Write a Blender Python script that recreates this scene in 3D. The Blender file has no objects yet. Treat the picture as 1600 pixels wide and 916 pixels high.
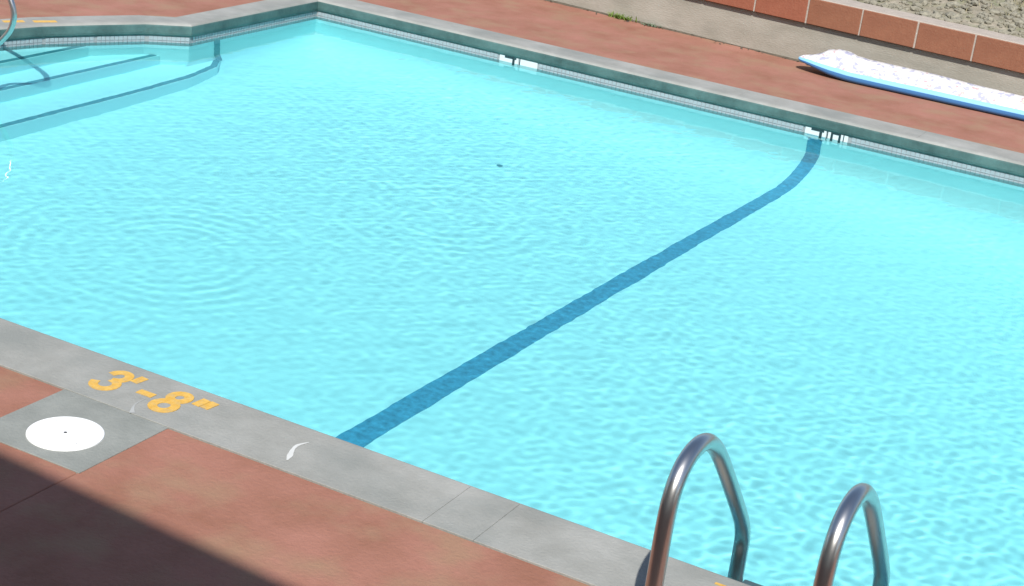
import bpy, bmesh, math, random
import numpy as np
from mathutils import Vector, Matrix, noise

# ------------------------------------------------------------ camera, sky, sun, exposure
scene = bpy.context.scene
COL = scene.collection
cam_d = bpy.data.cameras.new("camera")
cam = bpy.data.objects.new("camera", cam_d)
COL.objects.link(cam)
scene.camera = cam
F_PX = 2660.125
cam_d.sensor_width = 36.0
cam_d.lens = F_PX / 1600.0 * 36.0
cam_d.clip_start = 0.05
cam_d.clip_end = 500.0
u1, v1, u2, v2 = -5725.0, -1718.0, 1480.0, -813.0      # directions of the pool's length and width in the lens
ax = -Vector((u1, -v1, -F_PX)).normalized()
ay = Vector((u2, -v2, -F_PX)).normalized()
az = ax.cross(ay)
cam.matrix_world = Matrix.Translation((0, 0, 2.5)) @ Matrix((ax, ay, az)).to_4x4()

SUN = Vector((0.36, -0.82, 1.0)).normalized()
elev = math.asin(SUN.z)
azim = math.atan2(SUN.x, SUN.y)                         # clockwise from +Y
world = bpy.data.worlds.new("World")
scene.world = world
world.use_nodes = True
wn = world.node_tree.nodes
bg = wn["Background"]
sky = wn.new("ShaderNodeTexSky")
sky.sky_type = 'NISHITA'
sky.sun_disc = False
sky.sun_elevation = elev
sky.sun_rotation = azim
world.node_tree.links.new(sky.outputs[0], bg.inputs[0])
bg.inputs[1].default_value = 0.11
sun_d = bpy.data.lights.new("sun", 'SUN')
sun_d.energy = 4.6
sun_d.angle = math.radians(0.53)
sun_d.color = (1.0, 0.965, 0.92)
sun = bpy.data.objects.new("sun", sun_d)
COL.objects.link(sun)
sun.rotation_euler = SUN.to_track_quat('Z', 'Y').to_euler()
sun_d.cycles.is_caustics_light = True

scene.render.engine = 'CYCLES'
scene.view_settings.view_transform = 'Standard'
scene.view_settings.look = 'None'
scene.view_settings.exposure = 0.4
scene.view_settings.gamma = 1.0
cy = scene.cycles
cy.max_bounces = 14
cy.diffuse_bounces = 6
cy.glossy_bounces = 6
cy.transmission_bounces = 12
cy.transparent_max_bounces = 12
cy.caustics_refractive = True
cy.caustics_reflective = False
cy.sample_clamp_indirect = 6.0
cy.use_denoising = True
cy.use_adaptive_sampling = True
random.seed(4)
Z = Vector((0, 0, 1))

# ------------------------------------------------------------ helpers
def mat(name, base, rough=0.8, var=0.0, scale=6.0, tint=None, bump=0.0, bscale=60.0, metal=0.0,
        spots=None, spot_scale=3.0, spot_amt=0.5, stretch=None, spec=0.5):
    """procedural surface: base colour broken up by two noises, optional second tint, fine relief"""
    m = bpy.data.materials.new(name)
    m.use_nodes = True
    nt = m.node_tree
    N = nt.nodes
    L = nt.links
    b = N["Principled BSDF"]
    b.inputs["Roughness"].default_value = rough
    b.inputs["Metallic"].default_value = metal
    b.inputs["Specular IOR Level"].default_value = spec
    tc = N.new("ShaderNodeTexCoord")
    mp = N.new("ShaderNodeMapping")
    L.new(tc.outputs["Object"], mp.inputs[0])
    if stretch:
        mp.inputs["Scale"].default_value = stretch
    col = None
    if var > 0 or tint:
        n1 = N.new("ShaderNodeTexNoise")
        n1.inputs["Scale"].default_value = scale
        n1.inputs["Detail"].default_value = 8
        n1.inputs["Roughness"].default_value = 0.65
        L.new(mp.outputs[0], n1.inputs["Vector"])
        r = N.new("ShaderNodeValToRGB")
        r.color_ramp.elements[0].position = 0.30
        r.color_ramp.elements[1].position = 0.72
        t = tint or base
        r.color_ramp.elements[0].color = (*[c * (1 - var) for c in base], 1)
        r.color_ramp.elements[1].color = (*[c * (1 + var) for c in t], 1)
        L.new(n1.outputs["Fac"], r.inputs[0])
        col = r.outputs[0]
    if spots:
        n2 = N.new("ShaderNodeTexNoise")
        n2.inputs["Scale"].default_value = spot_scale
        n2.inputs["Detail"].default_value = 5
        L.new(mp.outputs[0], n2.inputs["Vector"])
        r2 = N.new("ShaderNodeMapRange")
        r2.inputs[1].default_value = 0.48
        r2.inputs[2].default_value = 0.68
        r2.inputs[4].default_value = spot_amt
        L.new(n2.outputs["Fac"], r2.inputs[0])
        mx = N.new("ShaderNodeMix")
        mx.data_type = 'RGBA'
        L.new(r2.outputs[0], mx.inputs["Factor"])
        if col:
            L.new(col, mx.inputs["A"])
        else:
            mx.inputs["A"].default_value = (*base, 1)
        mx.inputs["B"].default_value = (*spots, 1)
        col = mx.outputs["Result"]
    if col:
        L.new(col, b.inputs["Base Color"])
    else:
        b.inputs["Base Color"].default_value = (*base, 1)
    if bump > 0:
        n3 = N.new("ShaderNodeTexNoise")
        n3.inputs["Scale"].default_value = bscale
        n3.inputs["Detail"].default_value = 6
        L.new(mp.outputs[0], n3.inputs["Vector"])
        bp = N.new("ShaderNodeBump")
        bp.inputs["Strength"].default_value = bump
        bp.inputs["Distance"].default_value = 0.01
        L.new(n3.outputs["Fac"], bp.inputs["Height"])
        L.new(bp.outputs[0], b.inputs["Normal"])
    return m

def props(o, label=None, cat=None, group=None, kind=None):
    if label: o["label"] = label
    if cat: o["category"] = cat
    if group: o["group"] = group
    if kind: o["kind"] = kind
    return o

def empty(name, loc=(0, 0, 0), rz=0.0):
    o = bpy.data.objects.new(name, None)
    COL.objects.link(o)
    o.location = loc
    o.rotation_euler = (0, 0, rz)
    o.empty_display_size = 0.2
    return o

def link(name, me, m, parent=None, smooth=False):
    o = bpy.data.objects.new(name, me)
    COL.objects.link(o)
    if m is not None and not me.materials:
        me.materials.append(m)
    if parent is not None:
        o.parent = parent
    if smooth:
        me.shade_smooth()
    return o

def from_bm(name, bm, m, parent=None, smooth=False):
    bmesh.ops.recalc_face_normals(bm, faces=bm.faces)
    me = bpy.data.meshes.new(name)
    bm.to_mesh(me)
    bm.free()
    return link(name, me, m, parent, smooth)

def from_py(name, v, f, m, parent=None, smooth=False):
    me = bpy.data.meshes.new(name)
    me.from_pydata([tuple(p) for p in v], [], f)
    me.update()
    return link(name, me, m, parent, smooth)

def prism(bm, pts, z0, z1, bev=0.0):
    """closed slab over a polygon, its top edge chamfered by bev"""
    n = len(pts)
    ar = sum(pts[i][0] * pts[(i + 1) % n][1] - pts[(i + 1) % n][0] * pts[i][1] for i in range(n))
    if ar < 0:
        pts = pts[::-1]
    P = [Vector((p[0], p[1])) for p in pts]
    ins = []
    for i in range(n):
        a = (P[i] - P[i - 1]).normalized()
        b = (P[(i + 1) % n] - P[i]).normalized()
        na, nb = Vector((-a.y, a.x)), Vector((-b.y, b.x))
        k = (na + nb)
        k = k / max(0.3, k.dot(na))
        ins.append(P[i] + k * bev)
    rings = [[(p.x, p.y, z0) for p in P], [(p.x, p.y, z1 - bev) for p in P]]
    if bev > 0:
        rings.append([(p.x, p.y, z1) for p in ins])
    else:
        rings[1] = [(p.x, p.y, z1) for p in P]
    vs = [[bm.verts.new(c) for c in r] for r in rings]
    for r in range(len(vs) - 1):
        for i in range(n):
            j = (i + 1) % n
            bm.faces.new((vs[r][i], vs[r][j], vs[r + 1][j], vs[r + 1][i]))
    bm.faces.new(vs[-1])
    bm.faces.new(vs[0][::-1])

def slab(name, pts, z0, z1, m, parent=None, bev=0.003):
    bm = bmesh.new()
    prism(bm, pts, z0, z1, bev)
    return from_bm(name, bm, m, parent)

def box_pts(x0, x1, y0, y1):
    return [(x0, y0), (x1, y0), (x1, y1), (x0, y1)]

def smooth_path(pts, sub=8):
    """Catmull-Rom through the points"""
    P = [Vector(p) for p in pts]
    out = []
    for i in range(len(P) - 1):
        p0 = P[max(i - 1, 0)]; p1 = P[i]; p2 = P[i + 1]; p3 = P[min(i + 2, len(P) - 1)]
        for k in range(sub):
            t = k / sub
            out.append(0.5 * ((2 * p1) + (p2 - p0) * t + (2 * p0 - 5 * p1 + 4 * p2 - p3) * t * t
                              + (3 * p1 - p0 - 3 * p2 + p3) * t ** 3))
    out.append(P[-1])
    return out

def tube(bm, path, r, seg=20, caps=True):
    P = [Vector(p) for p in path]
    n = len(P)
    rings = []
    ref = None
    for i in range(n):
        t = (P[min(i + 1, n - 1)] - P[max(i - 1, 0)]).normalized()
        if ref is None:
            ref = t.orthogonal().normalized()
        ref = (ref - t * ref.dot(t)).normalized()
        b = t.cross(ref)
        rr = r[i] if isinstance(r, (list, tuple)) else r
        rings.append([bm.verts.new(P[i] + rr * (math.cos(2 * math.pi * k / seg) * ref + math.sin(2 * math.pi * k / seg) * b))
                      for k in range(seg)])
    for i in range(n - 1):
        for k in range(seg):
            j = (k + 1) % seg
            bm.faces.new((rings[i][k], rings[i][j], rings[i + 1][j], rings[i + 1][k]))
    if caps:
        bm.faces.new(rings[0][::-1])
        bm.faces.new(rings[-1])

def lathe(bm, prof, c=(0, 0, 0), seg=40):
    rings = []
    for r, z in prof:
        if r < 1e-6:
            rings.append([bm.verts.new((c[0], c[1], c[2] + z))])
        else:
            rings.append([bm.verts.new((c[0] + r * math.cos(2 * math.pi * k / seg), c[1] + r * math.sin(2 * math.pi * k / seg), c[2] + z))
                          for k in range(seg)])
    for a, b in zip(rings, rings[1:]):
        for k in range(seg):
            j = (k + 1) % seg
            if len(a) == 1 and len(b) > 1:
                bm.faces.new((a[0], b[k], b[j]))
            elif len(b) == 1 and len(a) > 1:
                bm.faces.new((a[k], a[j], b[0]))
            elif len(a) > 1:
                bm.faces.new((a[k], a[j], b[j], b[k]))

def caustic(o):
    o.cycles.is_caustics_receiver = True
    return o

# ------------------------------------------------------------ materials
M_red = mat("red_stained_concrete", (0.268, 0.114, 0.068), 0.85, 0.17, 2.6, (0.285, 0.130, 0.094), 0.35, 70,
            spots=(0.275, 0.165, 0.10), spot_scale=4.3, spot_amt=0.75)
M_gray = mat("trowelled_grey_concrete", (0.258, 0.26, 0.235), 0.8, 0.13, 4.0, (0.288, 0.29, 0.27), 0.3, 80,
             spots=(0.20, 0.212, 0.196), spot_scale=2.6, spot_amt=0.85)
M_graypad = mat("grey_concrete_pad", (0.205, 0.218, 0.198), 0.8, 0.12, 5.0, (0.235, 0.245, 0.225), 0.3, 80)
M_nose = mat("dark_green_stained_nosing", (0.048, 0.100, 0.095), 0.6, 0.3, 5.0, (0.070, 0.130, 0.122), 0.2, 60)
M_soil = mat("grey_bedding", (0.13, 0.11, 0.09), 0.95, 0.2, 5.0)
M_plaster = mat("pale_aqua_plaster", (0.64, 0.955, 0.985), 0.7, 0.015, 1.2, (0.66, 0.955, 0.985))
M_mosaic = mat("white_glazed_mosaic", (0.31, 0.35, 0.37), 0.3, 0.10, 30.0)
M_grout = mat("mosaic_grout", (0.265, 0.28, 0.29), 0.8, 0.1, 20.0)
M_marker = mat("white_marker_tile", (0.60, 0.62, 0.63), 0.25)
M_black = mat("black_glazed_numeral", (0.02, 0.035, 0.04), 0.25)
M_navy = mat("dark_blue_mosaic", (0.088, 0.34, 0.52), 0.3, 0.3, 30.0)
M_nosing = mat("blue_step_nosing_tile", (0.09, 0.29, 0.35), 0.35, 0.2, 20.0)
M_white = mat("white_plastic_lid", (0.80, 0.80, 0.79), 0.45, 0.015, 4.0)
M_dot = mat("dark_screw_hole", (0.05, 0.05, 0.05), 0.6)
M_yellow = mat("worn_yellow_paint", (0.58, 0.32, 0.04), 0.7, 0.1, 40.0, (0.60, 0.38, 0.09), 0.2, 120,
               spots=(0.40, 0.31, 0.16), spot_scale=30, spot_amt=0.5)
M_chalk = mat("white_scuffed_paint", (0.52, 0.53, 0.51), 0.9, 0.06, 30.0)
M_chalk2 = mat("faint_white_scuff", (0.34, 0.35, 0.34), 0.9, 0.1, 30.0)
M_steel = mat("polished_stainless_steel", (0.56, 0.555, 0.54), 0.3, 0.02, 9.0, metal=1.0)
M_tread = mat("dark_ladder_tread", (0.05, 0.09, 0.10), 0.5, 0.1, 20)
M_wall = mat("tan_rendered_concrete", (0.285, 0.265, 0.215), 0.9, 0.12, 2.2, (0.31, 0.29, 0.245), 0.3, 40,
             spots=(0.21, 0.20, 0.165), spot_scale=3.5, spot_amt=0.45, stretch=(1, 1, 3))
M_terra = mat("terracotta_tile", (0.235, 0.070, 0.036), 0.75, 0.10, 7.0, (0.25, 0.085, 0.045), 0.25, 60)
M_mortar = mat("pale_mortar", (0.36, 0.31, 0.26), 0.9, 0.12, 20.0, None, 0.4, 80)
M_bank = mat("dry_soil_bank", (0.20, 0.18, 0.12), 0.95, 0.3, 9.0, (0.25, 0.22, 0.17), 0.8, 40,
             spots=(0.13, 0.16, 0.07), spot_scale=6, spot_amt=0.6)
M_stone = mat("pale_gravel_stone", (0.22, 0.205, 0.155), 0.9, 0.35, 25.0, None, 0.3, 60)
M_leaf = mat("weed_leaf", (0.13, 0.20, 0.03), 0.7, 0.2, 20)
M_leaf2 = mat("grey_green_weed_leaf", (0.14, 0.19, 0.12), 0.7, 0.2, 20)
M_straw = mat("dry_grass_blade", (0.28, 0.25, 0.14), 0.8, 0.25, 12)
M_litter = mat("brown_dead_leaf", (0.22, 0.12, 0.06), 0.8, 0.2, 20)
M_stucco = mat("cream_stucco", (0.55, 0.47, 0.38), 0.9, 0.06, 3.0, None, 0.4, 60)
M_roof = mat("brown_roof_boards", (0.16, 0.10, 0.07), 0.8, 0.15, 3.0)

# two-tone float cover: white print above, blue below
def float_mat():
    m = bpy.data.materials.new("white_printed_vinyl")
    m.use_nodes = True
    N, L = m.node_tree.nodes, m.node_tree.links
    b = N["Principled BSDF"]
    b.inputs["Roughness"].default_value = 0.4
    tc = N.new("ShaderNodeTexCoord")
    v = N.new("ShaderNodeTexNoise"); v.inputs["Scale"].default_value = 22.0; v.inputs["Detail"].default_value = 4
    L.new(tc.outputs["Object"], v.inputs["Vector"])
    r = N.new("ShaderNodeValToRGB")
    e = r.color_ramp.elements
    e[0].position = 0.38; e[0].color = (0.36, 0.37, 0.48, 1)
    e[1].position = 0.50; e[1].color = (0.66, 0.66, 0.67, 1)
    c = e.new(0.60); c.color = (0.66, 0.65, 0.65, 1)
    d = e.new(0.66); d.color = (0.50, 0.29, 0.32, 1)
    g = e.new(0.72); g.color = (0.45, 0.50, 0.42, 1)
    L.new(v.outputs["Fac"], r.inputs[0])
    L.new(r.outputs[0], b.inputs["Base Color"])
    return m
M_float = float_mat()
M_floatblue = mat("blue_vinyl", (0.05, 0.17, 0.38), 0.35, 0.05, 5.0)
M_floatpale = mat("blue_vinyl_edge_light", (0.22, 0.47, 0.66), 0.35, 0.05, 5.0)  # paler copy of the blue: light in the rounded edge, put into the colour

# water: plain refracting dielectric, faintly cyan
M_water = bpy.data.materials.new("pool_water")
M_water.use_nodes = True
wt = M_water.node_tree
wt.nodes.clear()
wo = wt.nodes.new("ShaderNodeOutputMaterial")
wg = wt.nodes.new("ShaderNodeBsdfGlass")
wg.inputs["IOR"].default_value = 1.333
wg.inputs["Roughness"].default_value = 0.0
wg.inputs["Color"].default_value = (0.68, 0.995, 1.0, 1)
wt.links.new(wg.outputs[0], wo.inputs["Surface"])

# ------------------------------------------------------------ layout of the pool
ZW = -0.13
FAR, NEAR, LEFT, RIGHT = 10.33, 4.41, -6.82, 2.6
outline = [(RIGHT, FAR), (LEFT, FAR), (LEFT, 8.87), (-7.03, 8.66), (-7.19, 8.36), (-7.34, 8.05), (-7.43, 7.75), (-7.47, 7.37),
           (-7.43, 6.99), (-7.34, 6.69), (-7.19, 6.38), (-7.03, 6.08), (LEFT, 5.87), (LEFT, NEAR), (RIGHT, NEAR)]
widths = [0.25, 0.20, 0.20, 0.20, 0.20, 0.20, 0.20, 0.20, 0.20, 0.20, 0.20, 0.20, 0.25, 0.32]  # per edge i -> i+1
def offset_pts(pts, ds):
    """offset a counter-clockwise-open polyline outward (to the right of travel as listed)"""
    P = [Vector(p) for p in pts]
    out = []
    for i in range(len(P)):
        es = []
        if i > 0: es.append(((P[i] - P[i - 1]).normalized(), ds[i - 1]))
        if i < len(P) - 1: es.append(((P[i + 1] - P[i]).normalized(), ds[i]))
        ns = [(Vector((e.y, -e.x)), d) for e, d in es]
        if len(ns) == 1:
            out.append(P[i] + ns[0][0] * ns[0][1])
        else:
            (n1, d1), (n2, d2) = ns
            det = n1.x * n2.y - n1.y * n2.x
            if abs(det) < 0.05:
                out.append(P[i] + (n1 + n2).normalized() * (d1 + d2) / 2)
            else:
                out.append(P[i] + Vector(((d1 * n2.y - d2 * n1.y) / det, (n1.x * d2 - n2.x * d1) / det)))
    return out
edge = [Vector(p) for p in outline]
outer = offset_pts(outline, widths)
wall_line = offset_pts(outline, [0.018] * 14)

# ------------------------------------------------------------ ground, deck
E0, X1, Y0, Y1 = 60.0, 2.9, 4.25, 10.6
bm = bmesh.new()
for a in (box_pts(-E0, E0, -E0, 4.2), box_pts(-E0, E0, 10.6, E0), box_pts(-E0, -7.75, 4.2, 10.6), box_pts(2.85, E0, 4.2, 10.6)):
    vs = [bm.verts.new((p[0], p[1], -0.16)) for p in a]
    bm.faces.new(vs)
bmesh.ops.remove_doubles(bm, verts=bm.verts, dist=1e-4)
props(from_bm("ground", bm, M_soil), "grey bedding soil under and beyond the paved pool surround", kind="structure")

deck = props(empty("pool_deck"), "red stained concrete deck around the pool", kind="structure")
def wallY(x, off=0.0):
    return 11.84 - 0.095 * (x + 3.63) + off
ZD = -0.006
g = 0.0012
# near side slabs, with the notch left for the grey pad
cuts = [-14.0, -9.0, -6.19, -3.165, -0.14, 2.9, 6.0, 10.0]
for a, b in zip(cuts, cuts[1:]):
    for y0, y1 in ((-6.0, -2.6), (-2.6, 0.72), (0.72, NEAR - 0.32)):
        slab("deck_slab", box_pts(a + g, b - g, y0 + g, y1 - (g if y1 < 4 else 0.0)), -0.15, ZD, M_red, deck)
# far side slabs, up to the garden wall
for a, b in ((-14.0, -6.6), (-6.6, -0.2), (-0.2, 10.0)):
    pts = [(a + g, FAR + 0.25), (b - g, FAR + 0.25), (b - g, wallY(b, 0.03)), (a + g, wallY(a, 0.03))]
    slab("deck_slab", pts, -0.15, ZD, M_red, deck)
# left and right of the pool
lp = [(p.x, p.y) for p in outer[1:14]]
lp = [(LEFT - 0.2, FAR + 0.25 - g)] + lp[0:0] + [(p.x - 0.0, p.y) for p in outer[2:13]] + [(LEFT - 0.2, NEAR - 0.32 + g)]
slab("deck_slab", [(-14, FAR + 0.25 - g)] + lp + [(-14, NEAR - 0.32 + g)], -0.15, ZD - 0.001, M_red, deck, 0.0)
slab("deck_slab", box_pts(RIGHT + 0.26, 10, NEAR - 0.32 + g, FAR + 0.25 - g), -0.15, ZD - 0.001, M_red, deck)

# ------------------------------------------------------------ coping
coping = props(empty("pool_coping"), "grey concrete coping round the pool with a dark green rounded edge", kind="structure")
def lerp(a, b, t): return a + (b - a) * t
def coping_run(i, splits):
    a, b = edge[i], edge[i + 1]
    oa, ob = outer[i], outer[i + 1]
    d = (b - a).normalized()
    nrm = Vector((d.y, -d.x))
    Ln = (b - a).length
    ts = [0.0] + splits + [1.0]
    for t0, t1 in zip(ts, ts[1:]):
        gp = 0.0006 / Ln
        s0 = t0 + (gp if t0 > 0 else 0)
        s1 = t1 - (gp if t1 < 1 else 0)
        i0, i1 = lerp(a, b, s0) + nrm * 0.020, lerp(a, b, s1) + nrm * 0.020
        o0 = oa if t0 == 0 else lerp(a, b, s0) + nrm * widths[i]
        o1 = ob if t1 == 1 else lerp(a, b, s1) + nrm * widths[i]
        if t0 == 0 and i > 0:
            i0 = edge[i] + (outer[i] - edge[i]) * (0.020 / max(widths[i], .01))
        if t1 == 1 and i < len(edge) - 2:
            i1 = edge[i + 1] + (outer[i + 1] - edge[i + 1]) * (0.020 / max(widths[i], .01))
        slab("coping_section", [i0, i1, o1, o0], -0.084, 0.0, M_gray, coping, 0.0012)
def xs(i, vals):
    a, b = edge[i].x, edge[i + 1].x
    return sorted((v - a) / (b - a) for v in vals)
coping_run(0, xs(0, [1.3, 0.1, -1.15, -2.35, -3.55, -4.8, -5.95]))
coping_run(1, [0.5])
for i in range(2, 12):
    coping_run(i, [])
coping_run(12, [0.5])
coping_run(13, xs(13, [-6.1, -4.62, -2.175, -1.995, -0.2, 1.3]))

# rounded nosing, swept round the water's edge
def sweep(name, prof, m):
    V, Fc = [], []
    n = len(outline)
    for off, z in prof:
        V += [(p.x, p.y, z) for p in offset_pts(outline, [off] * 14)]
    for r in range(len(prof) - 1):
        for k in range(n - 1):
            Fc.append((r * n + k, r * n + k + 1, (r + 1) * n + k + 1, (r + 1) * n + k))
    return from_py(name, V, Fc, m, coping, False)
sweep("coping_lip", [(0.020, -0.0012), (0.013, -0.0022), (0.007, -0.005), (0.002, -0.011), (0.0, -0.0135)], M_gray)
sweep("coping_nosing", [(0.0, -0.0135), (-0.002, -0.022), (-0.002, -0.062), (0.001, -0.076), (0.008, -0.086), (0.026, -0.088)], M_nose)
# right-hand end of the pool, outside the frame
slab("coping_section", box_pts(RIGHT + 0.012, RIGHT + 0.26, NEAR - 0.32, FAR + 0.25), -0.12, 0.0, M_gray, coping, 0.0016)
slab("coping_nosing", box_pts(RIGHT, RIGHT + 0.0115, NEAR, FAR), -0.089, -0.002, M_nose, coping, 0.001)

# skimmer pad in the near deck
padstone = slab("skimmer_pad", box_pts(-3.60, -3.155, 3.66, NEAR - 0.321), -0.10, ZD + 0.004, M_graypad, coping, 0.0015)

# ------------------------------------------------------------ basin
basin = props(empty("pool_basin"), "pale aqua plastered swimming pool basin", kind="structure")
def floorz(x):
    return -1.145 - (0.035 * (x + 3.0) if x < -2.6 else 0.014 + 0.19 * (min(x, 1.0) + 2.6))
WB = -0.60
# upper walls follow the outline
V, Fc = [], []
wl = [(p.x, p.y) for p in wall_line]
wl[0] = (RIGHT + 0.018, wl[0][1]); wl[-1] = (RIGHT + 0.018, wl[-1][1])
cnt = len(wl)
V += [(x, y, -0.08) for x, y in wl]
V += [(x - 0.002, y, -0.76) if (x < -6.8 and 5.8 < y < 8.95) else (x, y, WB) for x, y in wl]
for k in range(cnt):
    j = (k + 1) % cnt
    Fc.append((k, j, cnt + j, cnt + k))
caustic(from_py("basin_wall", V, Fc, M_plaster, basin))
# lower basin: cove and floor as shrinking rounded rectangles
wx0, wx1, wy0, wy1 = LEFT - 0.018, RIGHT + 0.018, NEAR - 0.018, FAR + 0.018
R = 0.50
V, Fc = [], []
NX, NY = 48, 30
levels = [(R * (1 - math.cos(a)), math.sin(a)) for a in np.linspace(0, math.pi / 2, 12)]
def rect_ring(ins, sfrac):
    x0, x1, y0, y1 = wx0 + ins, wx1 - ins, wy0 + ins, wy1 - ins
    pts = []
    for k in range(NX): pts.append((lerp(x0, x1, k / NX), y0))
    for k in range(NY): pts.append((x1, lerp(y0, y1, k / NY)))
    for k in range(NX): pts.append((lerp(x1, x0, k / NX), y1))
    for k in range(NY): pts.append((x0, lerp(y1, y0, k / NY)))
    out = []
    for x, y in pts:
        z = WB + (floorz(x) - WB) * sfrac
        if x < -6.78 and 5.8 < y < 8.9: z = min(z, -0.74)          # the bench covers the wall here
        out.append((x, y, z))
    return out
for ins, s in levels: V += rect_ring(ins, s)
n = 2 * (NX + NY)
for r in range(len(levels) - 1):
    for k in range(n):
        j = (k + 1) % n
        Fc.append((r * n + k, r * n + j, (r + 1) * n + j, (r + 1) * n + k))
b0 = (len(levels) - 1) * n
for k in range(NX):
    ta, tb = NX + NY + (NX - k), NX + NY + (NX - k - 1)
    Fc.append((b0 + k, b0 + k + 1, b0 + tb, b0 + ta))
fl = caustic(from_py("basin_floor", V, Fc, M_plaster, basin))
for p in fl.data.polygons: p.use_smooth = len(p.vertices) == 4

# steps in the alcove and the bench in front of them
def step(x1, ztop, y0, y1, x0=-7.9):
    return caustic(slab("step", box_pts(x0, x1, y0, y1), ztop - 0.45, ztop, M_plaster, basin, 0.008))
step(-7.22, -0.215, 5.4, 9.3)
step(-6.97, -0.47, 5.4, 9.3, -7.22)
caustic(slab("step", [(-6.97, 5.6), (-6.80, 5.6), (-6.70, 5.72), (-6.64, 6.05), (-6.62, 6.5), (-6.62, 8.1), (-6.64, 8.65), (-6.70, 9.0), (-6.80, 9.17), (-6.97, 9.17)], -1.15, -0.70, M_plaster, basin, 0.008))
def strip(name, path_pts, nrm, wid, m, lift=0.004, parent=basin):
    """flat tile strip along a path, w wide across it, raised by lift along nrm"""
    P = [Vector(p) for p in path_pts]
    NN = [Vector(q) for q in nrm]
    V, Fc = [], []
    for i, p in enumerate(P):
        t = (P[min(i + 1, len(P) - 1)] - P[max(i - 1, 0)]).normalized()
        s = t.cross(NN[i]).normalized()
        q = p + NN[i] * lift
        w = wid[i] if isinstance(wid, list) else wid
        V += [q - s * w / 2, q + s * w / 2, p + s * w / 2 - NN[i] * 0.002, p - s * w / 2 - NN[i] * 0.002]
    for i in range(len(P) - 1):
        a, b = 4 * i, 4 * i + 4
        for k in range(4):
            Fc.append((a + k, a + (k + 1) % 4, b + (k + 1) % 4, b + k))
    return caustic(from_py(name, V, Fc, m, parent))
for xe, ze, ya, yb in ((-7.22, -0.215, 5.5, 8.32), (-6.97, -0.47, 5.9, 8.72)):
    strip("step_nosing", [(xe - 0.026, ya, ze), (xe - 0.026, yb, ze)], [Z, Z], 0.04, M_nosing, 0.005)
X = Vector((1, 0, 0))
strip("step_nosing", [(LEFT - 0.018, 9.17, -0.17), (LEFT - 0.018, 9.18, -0.58), (LEFT - 0.004, 9.175, -0.65), (LEFT + 0.012, 9.165, -0.72)], [X, X, X, X], 0.055, M_nosing, 0.006)
strip("step_nosing", [(x - 0.026, y, -0.70) for x, y in ((-6.80, 5.6), (-6.70, 5.72), (-6.64, 6.05), (-6.62, 6.5), (-6.62, 8.1), (-6.64, 8.65), (-6.70, 9.0), (-6.80, 9.17))], [Z] * 8, 0.042, M_nosing, 0.006)

# break-line stripe: down the far wall, round the cove, across the floor
pth, nn = [], []
FY = FAR + 0.018
XS = -2.985
for z in np.linspace(-0.21, WB, 8):
    pth.append((XS, FY, z)); nn.append((0, -1, 0))
for a in np.linspace(0.12, math.pi / 2, 12):
    pth.append((XS - 0.03 * a, FY - R * (1 - math.cos(a)), WB + (floorz(XS) - WB) * math.sin(a)))
    nn.append((0, -math.cos(a), math.sin(a)))
for k in range(1, 15):
    t = k / 14
    y = lerp(FY - R, 4.85, t)
    x = XS - 0.047 - 0.25 * t
    pth.append((x, y, floorz(x))); nn.append((0, 0, 1))
strip("break_line_stripe", pth, nn, [0.092 if q[2] > -1.1 else lerp(0.095, 0.132, (9.85 - q[1]) / 5.0) for q in pth], M_navy, 0.006)
YM = Vector((0, -1, 0))
strip("break_line_stripe", [(XS - .045, FY, -0.15), (XS - .045, FY, -0.235)], [YM, YM], 0.03, M_navy, 0.006)
strip("break_line_stripe", [(XS + .045, FY, -0.15), (XS + .045, FY, -0.235)], [YM, YM], 0.03, M_navy, 0.006)
strip("break_line_stripe", [(XS, FY, -0.145), (XS, FY, -0.165)], [YM, YM], 0.12, M_navy, 0.0075)
strip("break_line_stripe", [(XS, FY, -0.168), (XS, FY, -0.20)], [YM, YM], 0.075, M_marker, 0.006)

bm = bmesh.new()
lathe(bm, [(0.0, 0.008), (0.012, 0.008), (0.020, 0.004), (0.023, 0.0)], (-4.51, 8.97, floorz(-4.51)), 20)
caustic(from_bm("floor_fitting", bm, M_nosing, basin))

# waterline mosaic, real pieces in a grout bed
def mosaic(i, skip=()):
    a, b = Vector(wl[i]), Vector(wl[i + 1])
    d = (b - a).normalized()
    nrm = Vector((-d.y, d.x))          # towards the water
    Ln = (b - a).length
    pit = 0.0295
    V, Fc = [], []
    def quadbox(s0, s1, z0, z1, h0, h1):
        base = len(V)
        for s in (s0, s1):
            for z in (z0, z1):
                for h in (h0, h1):
                    p = a + d * s + nrm * h
                    V.append((p.x, p.y, z))
        for f in ((1, 3, 7, 5), (0, 1, 5, 4), (2, 6, 7, 3), (0, 2, 3, 1), (4, 5, 7, 6)):
            Fc.append(tuple(base + q for q in f))
    k = 0
    rnd = random.Random(i)
    while (k + 1) * pit < Ln:
        sx = a.x + d.x * (k + .5) * pit
        if not any(s0 - .014 < sx < s1 + .014 for s0, s1 in skip):
            for r in range(4):
                z1 = -0.0905 - r * pit
                quadbox(k * pit + .0018, (k + 1) * pit - .0018, z1 - pit + .0036, z1, 0.001, 0.0055 + rnd.uniform(-.0007, .0007))
        k += 1
    o = caustic(from_py("waterline_mosaic", V, Fc, M_mosaic, basin))
    o["kind"] = "stuff"
    bed = []
    for s in (0, Ln):
        for z in (-0.082, -0.0905 - 4 * pit):
            p = a + d * s + nrm * 0.0022
            bed.append((p.x, p.y, z))
    caustic(from_py("grout_bed", bed, [(0, 1, 3, 2)], M_grout, basin))
markers = [(-5.30, -5.155), (-5.150, -5.005), (-3.060, -2.920), (-2.914, -2.775)]
for i in range(len(wl) - 1):
    mosaic(i, markers if i == 0 else ())

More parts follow.
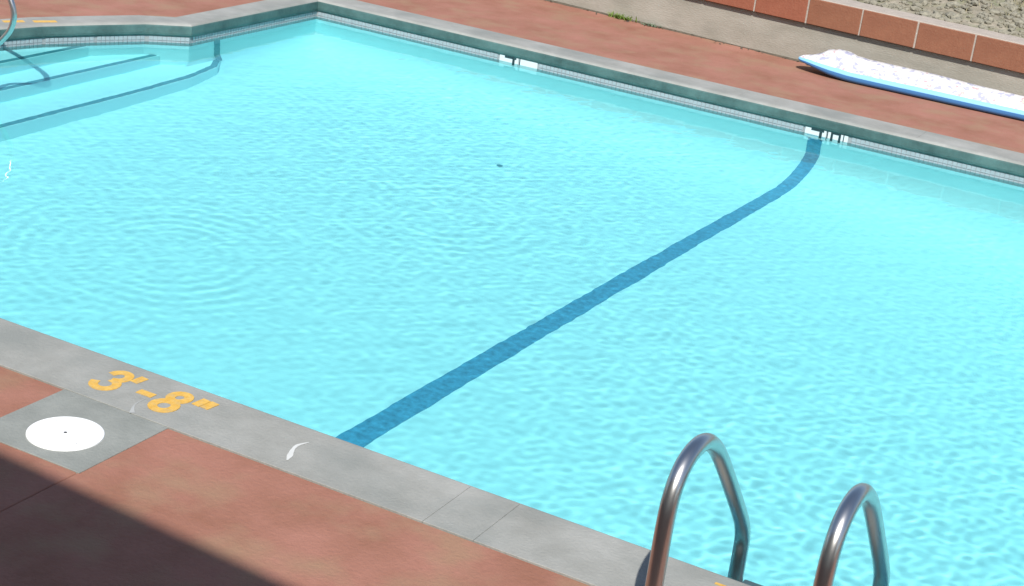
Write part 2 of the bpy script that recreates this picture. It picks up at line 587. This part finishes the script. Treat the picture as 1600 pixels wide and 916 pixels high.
# depth markers on the far wall: white tiles with black numerals
def strokes(name, segs, w, m, parent, plane, thick=0.0015):
    """flat lettering: list of polylines in a local 2-D frame; plane maps (u, v) and height to a point"""
    V, Fc = [], []
    for si, pl in enumerate(segs):
        P = [Vector(p) for p in pl]
        L_, R_ = [], []
        closed = len(P) > 3 and (P[0] - P[-1]).length < 1e-4
        for i, p in enumerate(P):
            t = (P[min(i + 1, len(P) - 1)] - P[max(i - 1, 0)])
            t = t.normalized() if t.length > 0 else Vector((1, 0))
            s = Vector((-t.y, t.x))
            e = Vector((0, 0))
            if closed:
                t = (P[1] - P[0] + P[-1] - P[-2]).normalized() if i in (0, len(P) - 1) else t
                s = Vector((-t.y, t.x))
            elif i == 0: e = -t * w * 0.3
            elif i == len(P) - 1: e = t * w * 0.3
            L_.append(p + s * w / 2 + e); R_.append(p - s * w / 2 + e)
        base = len(V)
        for l, r in zip(L_, R_):
            V += [plane(l.x, l.y, thick + si * .0002), plane(r.x, r.y, thick + si * .0002), plane(r.x, r.y, 0), plane(l.x, l.y, 0)]
        for i in range(len(P) - 1):
            q = base + 4 * i
            for k in range(4):
                Fc.append((q + k, q + (k + 1) % 4, q + 4 + (k + 1) % 4, q + 4 + k))
        if not closed:
            Fc.append((base, base + 1, base + 2, base + 3))
            q = base + 4 * (len(P) - 1)
            Fc.append((q + 3, q + 2, q + 1, q))
    return from_py(name, V, Fc, m, parent)

for k, (xa, xb) in enumerate(markers):
    bm = bmesh.new()
    bmesh.ops.create_cube(bm, size=1.0)
    bmesh.ops.scale(bm, vec=(xb - xa, 0.007, 0.125), verts=bm.verts)
    bmesh.ops.translate(bm, vec=((xa + xb) / 2, FY - 0.0035, -0.151), verts=bm.verts)
    t = caustic(from_bm("marker_tile", bm, M_marker, basin))
    wallp = lambda u, v, h: (u, FY - 0.0072 - h, v)
    if k in (0, 2):      # the foot of a 4, its top under the coping lip
        caustic(strokes("numeral", [[(xa + .045, -0.093), (xb - .02, -0.093)], [(xb - .035, -0.09), (xb - .035, -0.175)]], 0.018, M_black, t, wallp))
    elif k == 1:         # foot mark
        caustic(strokes("numeral", [[(xa + .008, -0.09), (xa + .008, -0.135)]], 0.008, M_black, t, wallp))
    else:                # the lower loop of the inches figure, with foot and inch marks
        caustic(strokes("numeral", [[(xa + .033, -0.175), (xa + .033, -0.093), (xa + .085, -0.093), (xa + .085, -0.175)]], 0.017, M_black, t, wallp))
        caustic(strokes("numeral", [[(xa + .004, -0.09), (xa + .004, -0.14)], [(xb - .028, -0.09), (xb - .028, -0.14)]], 0.006, M_black, t, wallp))

# ------------------------------------------------------------ lettering painted on the coping
deckp = lambda u, v, h: (u, v, 0.0004 + h)
def arc(cx, cy, rx, ry, a0, a1, n=14):
    return [(cx + rx * math.cos(math.radians(lerp(a0, a1, k / n))), cy + ry * math.sin(math.radians(lerp(a0, a1, k / n)))) for k in range(n + 1)]
three_t = arc(-3.528, 4.287, 0.032, 0.036, 170, -80)
three_b = arc(-3.526, 4.208, 0.040, 0.040, 85, -170)
eight_t = arc(-3.268, 4.290, 0.031, 0.034, 0, 360, 20)
eight_b = arc(-3.268, 4.206, 0.038, 0.040, 0, 360, 20)
strokes("depth_lettering", [three_t, three_b, [(-3.458, 4.328), (-3.462, 4.292)], [(-3.395, 4.240), (-3.350, 4.240)],
                            eight_t, eight_b, [(-3.188, 4.328), (-3.192, 4.288)], [(-3.152, 4.328), (-3.156, 4.288)]],
        0.033, M_yellow, coping, deckp, 0.001)
strokes("depth_lettering", [[(-1.272, 4.20), (-1.272, 4.331)], [(-1.30, 4.336), (-1.268, 4.336)]], 0.012, M_yellow, coping, deckp, 0.001)
strokes("depth_lettering", [[(-7.36, 8.17), (-7.42, 8.07)], [(-7.47, 8.0), (-7.52, 7.91)], [(-7.56, 7.84), (-7.60, 7.76)]], 0.05, M_yellow, coping, deckp, 0.001)
def scuff(pts, ws, m):
    V, Fc = [], []
    P = [Vector(p) for p in smooth_path([(x, y, 0) for x, y in pts], 9)]
    n = len(P)
    for i, p in enumerate(P):
        t = (P[min(i + 1, n - 1)] - P[max(i - 1, 0)]).normalized()
        s = Vector((-t.y, t.x, 0))
        w = np.interp(i / (n - 1), np.linspace(0, 1, len(ws)), ws) * random.uniform(.93, 1.07)
        V += [(p + s * w / 2 + Z * .0012), (p - s * w / 2 + Z * .0012)]
    for i in range(n - 1):
        Fc.append((2 * i, 2 * i + 1, 2 * i + 3, 2 * i + 2))
    return from_py("paint_scuff", V, Fc, m, coping)
scuff([(-2.722, 4.150), (-2.735, 4.185), (-2.752, 4.225), (-2.758, 4.262), (-2.742, 4.305)], [0.004, 0.020, 0.012, 0.012, 0.002], M_chalk)
scuff([(-3.308, 4.092), (-3.320, 4.105), (-3.345, 4.150), (-3.348, 4.205)], [0.022, 0.014, 0.004, 0.002], M_chalk2)

# ------------------------------------------------------------ water
DX = 0.0112
gx = np.arange(-7.48, RIGHT + 0.02, DX)
gy = np.arange(NEAR - 0.02, FAR + 0.02 + DX, DX)
GX, GY = np.meshgrid(gx, gy, indexing='ij')
rng = np.random.default_rng(3)
H = np.zeros_like(GX)
for wlen, amp, cnt_ in ((0.60, 0.00030, 9), (0.28, 0.00027, 14), (0.15, 0.00010, 22), (0.085, 0.00007, 34), (0.062, 0.00005, 30)):
    for _ in range(cnt_):
        th = rng.uniform(0, 2 * math.pi)
        k = 2 * math.pi / (wlen * rng.uniform(0.75, 1.3))
        H += amp / math.sqrt(cnt_) * 1.6 * np.sin(k * (GX * math.cos(th) + GY * math.sin(th)) + rng.uniform(0, 6.28))
# patches of calmer and livelier water
calm = 0.75 + 0.35 * np.sin(GX * 1.1 + 0.6 * np.sin(GY * 0.9)) * np.sin(GY * 0.8 + 1.0)
H *= calm * 0.54
for cx_, cy_, am, wl_, rr in ((-4.05, 7.4, 0.00011, 0.10, 0.75), (-4.75, 5.9, 0.00010, 0.09, 0.8)):
    D = np.hypot(GX - cx_, GY - cy_)
    H += am * (0.55 + 0.6 * np.sin(GX * 5.1 + cx_) * np.sin(GY * 4.3 + 2 * cy_)) * np.sin(2 * math.pi * (D + 0.012 * np.sin(GX * 9 + GY * 7)) / wl_) * np.exp(-((D - 0.45) / (rr * 0.5)) ** 2)
nx, ny = GX.shape
co = np.stack([GX, GY, ZW + H], -1).reshape(-1, 3).astype(np.float32)
idx = np.arange(nx * ny).reshape(nx, ny)
quads = np.stack([idx[:-1, :-1], idx[1:, :-1], idx[1:, 1:], idx[:-1, 1:]], -1).reshape(-1, 4).astype(np.int32)
me = bpy.data.meshes.new("pool_water")
me.vertices.add(len(co)); me.vertices.foreach_set("co", co.ravel())
me.loops.add(quads.size); me.loops.foreach_set("vertex_index", quads.ravel())
me.polygons.add(len(quads))
me.polygons.foreach_set("loop_start", np.arange(0, quads.size, 4, dtype=np.int32))
me.update(calc_edges=True)
me.validate()
water = link("pool_water", me, M_water, None, True)
props(water, "clear rippled turquoise water filling the pool", kind="structure")
water.cycles.is_caustics_caster = True

# ------------------------------------------------------------ skimmer lid
lid = props(empty("skimmer_lid", (-3.365, 3.832, ZD + 0.004)), "round white plastic skimmer lid set in the grey concrete pad", "skimmer lid")
bm = bmesh.new()
lathe(bm, [(0.0, 0.006), (0.095, 0.0062), (0.1, 0.005), (0.104, 0.0062), (0.118, 0.0062), (0.1225, 0.004), (0.1235, -0.002), (0.0, -0.002)], seg=64)
from_bm("cover_disc", bm, M_white, lid)
bm = bmesh.new()
lathe(bm, [(0.0, 0.0072), (0.005, 0.0072), (0.006, 0.006)], seg=16)
from_bm("centre_screw", bm, M_dot, lid)
for a in (150, -25):
    bm = bmesh.new()
    lathe(bm, [(0.0, 0.007), (0.0025, 0.007), (0.003, 0.006)], (0.088 * math.cos(math.radians(a)), 0.088 * math.sin(math.radians(a)), 0), 10)
    from_bm("small_screw", bm, M_chalk2, lid)

# ------------------------------------------------------------ ladder with two looped rails
ladder = props(empty("pool_ladder", (-1.08, 3.784, 0)), "stainless steel pool ladder with two looped handrails at the near edge", "pool ladder")
lo = Vector(ladder.location)
prof_r = [(3.784, -0.05), (3.784, 0.10), (3.783, 0.22), (3.784, 0.32), (3.786, 0.42), (3.795, 0.49), (3.82, 0.545), (3.868, 0.585), (3.94, 0.601),
          (4.015, 0.588), (4.09, 0.545), (4.155, 0.49), (4.25, 0.395), (4.36, 0.28), (4.44, 0.195), (4.49, 0.135), (4.518, 0.08), (4.524, 0.02),
          (4.524, -0.10), (4.524, -0.45), (4.524, -0.85)]
for xr in (-1.30, -0.862):
    bm = bmesh.new()
    tube(bm, smooth_path([Vector((xr, y, z)) - lo for y, z in prof_r], 6), 0.0242, 28)
    from_bm("handrail", bm, M_steel, ladder, True)
    bm = bmesh.new()
    lathe(bm, [(0.0245, 0.03), (0.03, 0.026), (0.052, 0.008), (0.058, 0.0)], (xr - lo.x, 0, 0), 32)
    from_bm("escutcheon", bm, M_steel, ladder, True)
for z in (-0.085, -0.36, -0.64):
    bm = bmesh.new()
    prism(bm, box_pts(-1.285 - lo.x, -0.877 - lo.x, 4.485 - lo.y, 4.575 - lo.y), z - 0.03, z, 0.006)
    caustic(from_bm("tread", bm, M_tread, ladder))

# ------------------------------------------------------------ grab rail over the steps
rail = props(empty("grab_rail", (-7.95, 7.15, 0)), "thin curved steel grab rail rising over the pool steps", "grab rail")
lo = Vector(rail.location)
pr = [(-7.95, 0.0), (-7.95, 0.45), (-7.91, 0.68), (-7.78, 0.81), (-7.55, 0.82), (-7.25, 0.72), (-7.0, 0.58), (-6.82, 0.45), (-6.755, 0.36),
      (-6.735, 0.28), (-6.76, 0.20), (-6.82, 0.13), (-6.89, 0.06), (-6.93, -0.04), (-6.935, -0.30), (-6.935, -0.70)]
bm = bmesh.new()
tube(bm, smooth_path([Vector((x, 7.15, z)) - lo for x, z in pr], 6), 0.017, 24)
from_bm("rail_tube", bm, M_steel, rail, True)
bm = bmesh.new()
lathe(bm, [(0.02, 0.03), (0.05, 0.008), (0.055, 0.0)], (0, 0, 0), 24)
from_bm("escutcheon", bm, M_steel, rail, True)
bm = bmesh.new()
lathe(bm, [(0.02, 0.05), (0.045, 0.012), (0.05, 0.0)], (-6.935 - lo.x, 0, -0.70), 24)
caustic(from_bm("foot_flange", bm, M_tread, rail, True))

# ------------------------------------------------------------ low garden wall with terracotta course
ang = math.atan(-0.095)
wallE = props(empty("garden_wall", (-3.63, 11.84, 0), ang), "low tan concrete wall topped with a course of terracotta tiles behind the deck", "wall")
ca = math.cos(ang)
bm = bmesh.new()
prism(bm, box_pts(-9.0, 8.0, 0.0, 0.22), -0.1, 0.272, 0.003)
from_bm("wall_base", bm, M_wall, wallE)
bm = bmesh.new()
prism(bm, box_pts(-9.0, 8.0, -0.030, 0.2), 0.279, 0.470, 0.004)
from_bm("mortar_bed", bm, M_mortar, wallE)
# tile joints as measured along the wall, carried on evenly
j0 = (-2.811 + 3.63) / ca
pit = 0.4135
bm = bmesh.new()
bmesh.ops.create_cube(bm, size=1.0)
bmesh.ops.scale(bm, vec=(pit - 0.013, 0.03, 0.185), verts=bm.verts)
bmesh.ops.bevel(bm, geom=bm.edges[:], offset=0.004, segments=1, affect='EDGES')
tile_me = bpy.data.meshes.new("tile")
bm.to_mesh(tile_me); bm.free()
tile_me.materials.append(M_terra)
rt = random.Random(8)
M_t = [M_terra, mat("terracotta_tile_browner", (0.21, 0.078, 0.040), 0.75, 0.1, 7.0, (0.225, 0.092, 0.048), 0.25, 60),
       mat("terracotta_tile_redder", (0.245, 0.066, 0.038), 0.75, 0.1, 7.0, (0.255, 0.078, 0.043), 0.25, 60)]
for k in range(-23, 18):
    o = bpy.data.objects.new("tile", tile_me)
    COL.objects.link(o)
    o.parent = wallE
    o.location = (j0 + (k + 0.5) * pit + rt.uniform(-.0015, .0015), -0.022 + rt.uniform(-.002, .002), 0.371 + rt.uniform(-.002, .002))
    o.rotation_euler = (rt.uniform(-.01, .01), rt.uniform(-.004, .004), rt.uniform(-.004, .004))
    o.material_slots[0].link = 'OBJECT'
    o.material_slots[0].material = M_t[rt.choice((0, 0, 1, 2))]

# bank behind the wall
def bankz(x, y):
    d = y - wallY(x, 0.2)
    return 0.455 + 0.16 * max(d, 0) ** 0.9 + 0.03 * noise.noise(Vector((x * 2.2, y * 2.2, 0))) + 0.012 * noise.noise(Vector((x * 9, y * 9, 4)))
V, Fc = [], []
bx = np.concatenate([np.linspace(-45, -14.5, 20), np.linspace(-14, 8, 160), np.linspace(8.5, 40, 20)])
bd = np.concatenate([np.linspace(0, 2.5, 40), np.linspace(2.8, 45, 12)])
for x in bx:
    for d in bd:
        y = wallY(x, 0.17) + d
        V.append((x, y, bankz(x, y) if d > 0 else 0.458))
m_ = len(bd)
for i in range(len(bx) - 1):
    for j in range(m_ - 1):
        a = i * m_ + j
        Fc.append((a, a + m_, a + m_ + 1, a + 1))
props(from_py("bank", V, Fc, M_bank, None, True), "dry earth bank behind the tiled wall", kind="structure")
# gravel stones lying on it
V, Fc = [], []
rs = random.Random(12)
ico = bmesh.new(); bmesh.ops.create_icosphere(ico, subdivisions=1, radius=1.0)
iv = [v.co.copy() for v in ico.verts]; iff = [tuple(v.index for v in f.verts) for f in ico.faces]; ico.free()
for _ in range(5200):
    x = rs.uniform(-4.6, 0.5)
    y = wallY(x, 0.21) + rs.random() ** 1.3 * 2.4
    s = rs.choice((.008, .012, .016, .022, .034)) * rs.uniform(.7, 1.3)
    rot = Matrix.Rotation(rs.uniform(0, 6.28), 3, 'Z') @ Matrix.Rotation(rs.uniform(-.5, .5), 3, 'X')
    sc = Vector((rs.uniform(.8, 1.6), rs.uniform(.7, 1.1), rs.uniform(.45, .8))) * s
    b0 = len(V)
    c0 = Vector((x, y, bankz(x, y) + s * .2))
    for v in iv:
        w = v * rs.uniform(.85, 1.12)
        V.append(c0 + rot @ Vector((w.x * sc.x, w.y * sc.y, w.z * sc.z)))
    Fc += [tuple(b0 + q for q in f) for f in iff]
props(from_py("gravel", V, Fc, M_stone), "pale loose gravel scattered over the bank above the wall", "gravel", kind="stuff")
def blades(bm_v, bm_f, x, y, z, h, lean, th, w):
    d = Vector((math.cos(th), math.sin(th), 0)); s = Vector((-d.y, d.x, 0))
    b0 = len(bm_v)
    p = Vector((x, y, z))
    for t, ww in ((0, 1), (.5, .8), (1, .1)):
        q = p + Z * h * (t - .25 * t * t * lean * 2) + d * lean * h * t * t
        bm_v.append(q - s * w * ww / 2); bm_v.append(q + s * w * ww / 2)
    bm_f += [(b0, b0 + 1, b0 + 3, b0 + 2), (b0 + 2, b0 + 3, b0 + 5, b0 + 4)]
V, Fc = [], []
for _ in range(520):
    x0 = rs.uniform(-4.6, 0.5); y0 = wallY(x0, 0.24) + rs.random() * 2.3
    if noise.noise(Vector((x0 * 1.7, y0 * 1.7, 9))) < -0.1: continue
    for _ in range(14):
        x = x0 + rs.gauss(0, .03); y = y0 + rs.gauss(0, .03)
        blades(V, Fc, x, y, bankz(x, y) - .003, rs.uniform(.03, .09), rs.uniform(.4, 1.5), rs.uniform(0, 6.28), .005)
props(from_py("dry_grass", V, Fc, M_straw), "short straw coloured dry grass on the bank", "dry grass", kind="stuff")

# ------------------------------------------------------------ weeds in the joint at the foot of the wall
def weed(px, py, m, nblade, h, label, spread):
    e = props(empty("weed", (px, py, ZD)), label, "weed")
    V, Fc = [], []
    for _ in range(nblade):
        blades(V, Fc, rs.gauss(0, spread), rs.uniform(-.02, .015), 0, rs.uniform(.4, 1) * h, rs.uniform(.3, 1.4), rs.uniform(0, 6.28), rs.uniform(.006, .012))
    from_py("leaves", V, Fc, m, e)
    bm = bmesh.new()
    for k in range(5):
        tube(bm, [(rs.gauss(0, spread * .6), rs.uniform(-.01, .01), 0), (rs.gauss(0, spread), rs.uniform(-.01, .01), h * .5)], .0015, 5)
    from_bm("stem", bm, m, e)
weed(-5.14, wallY(-5.14, -0.03), M_leaf, 90, 0.07, "small bright green weed growing at the foot of the tan wall", 0.05)
weed(-4.86, wallY(-4.86, -0.03), M_leaf2, 60, 0.04, "tiny grey green weed in the joint between red deck and wall", 0.04)

# dirt and litter washed into the joint at the foot of the wall
V, Fc = [], []
nD = 700
for k in range(nD + 1):
    x = lerp(-12.0, 4.0, k / nD)
    w = max(0.002, 0.018 + 0.034 * noise.noise(Vector((x * 1.3, 0, 7))) + 0.010 * noise.noise(Vector((x * 9, 0, 2))))
    V += [(x, wallY(x, 0.004), ZD + .012), (x, wallY(x, -w * .5), ZD + .006), (x, wallY(x, -w), ZD + .0006)]
for k in range(nD):
    for q in range(2):
        a = 3 * k + q
        Fc.append((a, a + 1, a + 4, a + 3))
for _ in range(160):
    x = rs.uniform(-7, 1); y = wallY(x, -abs(rs.gauss(0, .03)) - .004)
    a, L_ = rs.uniform(0, 6.28), rs.uniform(.006, .018)
    d = Vector((math.cos(a), math.sin(a), 0)); q = Vector((-d.y, d.x, 0)); p = Vector((x, y, ZD + .003))
    b0 = len(V)
    V += [p - d * L_, p + q * L_ * .5 + Z * rs.uniform(0, .008), p + d * L_ + Z * rs.uniform(0, .006), p - q * L_ * .5]
    Fc.append((b0, b0 + 1, b0 + 2, b0 + 3))
props(from_py("dirt_and_litter", V, Fc, mat("dark_joint_dirt", (0.085, 0.07, 0.05), 0.95, 0.35, 25.0)), "dark dirt and leaf litter along the foot of the tan wall", "dirt", kind="stuff")

# ------------------------------------------------------------ float lying along the wall
fl = props(empty("pool_float", (-3.5, 11.6, 0)), "long white patterned pool float with blue underside lying beside the wall", "pool float")
lo = Vector(fl.location)
stations = [  # x, near y, far y, bottom z, top near z, top far z
    (-3.565, 11.56, 11.60, 0.066, 0.080, 0.080),
    (-3.545, 11.54, 11.63, 0.056, 0.086, 0.092),
    (-3.49, 11.52, 11.66, 0.048, 0.088, 0.100),
    (-3.44, 11.505, 11.68, 0.040, 0.086, 0.118),
    (-3.38, 11.495, 11.69, 0.028, 0.084, 0.160),
    (-3.31, 11.488, 11.69, 0.014, 0.082, 0.172),
    (-3.24, 11.484, 11.69, 0.006, 0.080, 0.172),
    (-3.18, 11.480, 11.69, 0.002, 0.076, 0.156),
    (-3.10, 11.48, 11.69, 0.000, 0.074, 0.148),
    (-2.85, 11.48, 11.67, 0.000, 0.072, 0.148),
    (-2.60, 11.48, 11.66, 0.000, 0.072, 0.145),
    (-2.30, 11.48, 11.64, 0.000, 0.072, 0.140),
    (-2.00, 11.48, 11.62, 0.000, 0.072, 0.138),
    (-1.60, 11.47, 11.58, 0.000, 0.072, 0.136),
    (-1.30, 11.46, 11.56, 0.004, 0.072, 0.130),
    (-1.22, 11.47, 11.55, 0.020, 0.066, 0.110)]
def fsec(s):
    x, ya, yb, zb, zn, zf = s
    h = zn - zb
    return [(ya + .018, zb), (ya + .004, zb + h * .14), (ya, zb + h * .34), (ya + .002, zb + h * .56), (ya + .008, zb + h * .74),
            (ya + .02, zb + h * .90), (ya + .04, zn + (zf - zn) * .12), (ya + (yb - ya) * .4, lerp(zn, zf, .5)), (ya + (yb - ya) * .7, lerp(zn, zf, .85)),
            (yb - .012, zf), (yb, zf - .012), (yb + .004, (zf + zb) / 2), (yb - .01, zb)]
secs = [fsec(s) for s in stations]
xs_ = [s[0] for s in stations]
fine = []
NXF = 120
for k in range(NXF + 1):
    x = lerp(xs_[0], xs_[-1], k / NXF)
    row = []
    for q in range(13):
        yy = np.interp(x, xs_, [s[q][0] for s in secs]); zz = np.interp(x, xs_, [s[q][1] for s in secs])
        if 5 <= q <= 10:
            puff = 0.003 * abs(math.sin(x * 3)) + 0.002 * noise.noise(Vector((x * 9, q * .6, 0)))
            if x < -3.14: puff += 0.004 * noise.noise(Vector((x * 26, q * .9, 3)))
            zz += puff
        row.append(Vector((x, yy, zz)) - lo)
    fine.append(row)
def fpart(name, q0, q1, m, extra=0.0):
    V = [p for row in fine for p in row[q0:q1 + 1]]
    w = q1 - q0 + 1
    Fc = [(i * w + j, i * w + j + 1, (i + 1) * w + j + 1, (i + 1) * w + j) for i in range(NXF) for j in range(w - 1)]
    if name == "printed_cover":
        Fc += [tuple(range(w)), tuple(NXF * w + j for j in range(w))][0:2]
    return from_py(name, V, Fc, m, fl, True)
fpart("blue_side", 0, 3, M_floatblue)
fpart("painted_edge_light", 3, 5, M_floatpale)  # band of paler colour paints the light gradient above the blue
fpart("printed_cover", 5, 12, M_float)

# ------------------------------------------------------------ building behind the camera whose eave throws the shade
house = props(empty("house", (0, 0, 0), math.atan(-0.071)), "cream house behind the viewer whose eave shades the near deck", "house")
YE = 3.50 - 5.0 * 0.82                                   # eave line that puts its shadow on the near deck
bm = bmesh.new(); prism(bm, box_pts(-11, 9, YE - 7.0, YE - 0.75), -0.1, 4.9, 0.01); from_bm("house_wall", bm, M_stucco, house)
bm = bmesh.new(); prism(bm, box_pts(-11.8, 9.8, YE - 7.6, YE), 4.93, 5.0, 0.004); from_bm("eave", bm, M_roof, house)
bm = bmesh.new()
vs = [bm.verts.new(p) for p in ((-11.8, YE - .03, 5.003), (9.8, YE - .03, 5.003), (9.8, YE - 7.6, 5.003), (-11.8, YE - 7.6, 5.003), (-8, YE - 3.8, 6.1), (6, YE - 3.8, 6.1))]
for f in ((0, 1, 5, 4), (1, 2, 5), (2, 3, 4, 5), (3, 0, 4), (3, 2, 1, 0)): bm.faces.new([vs[i] for i in f])
from_bm("roof", bm, M_roof, house)
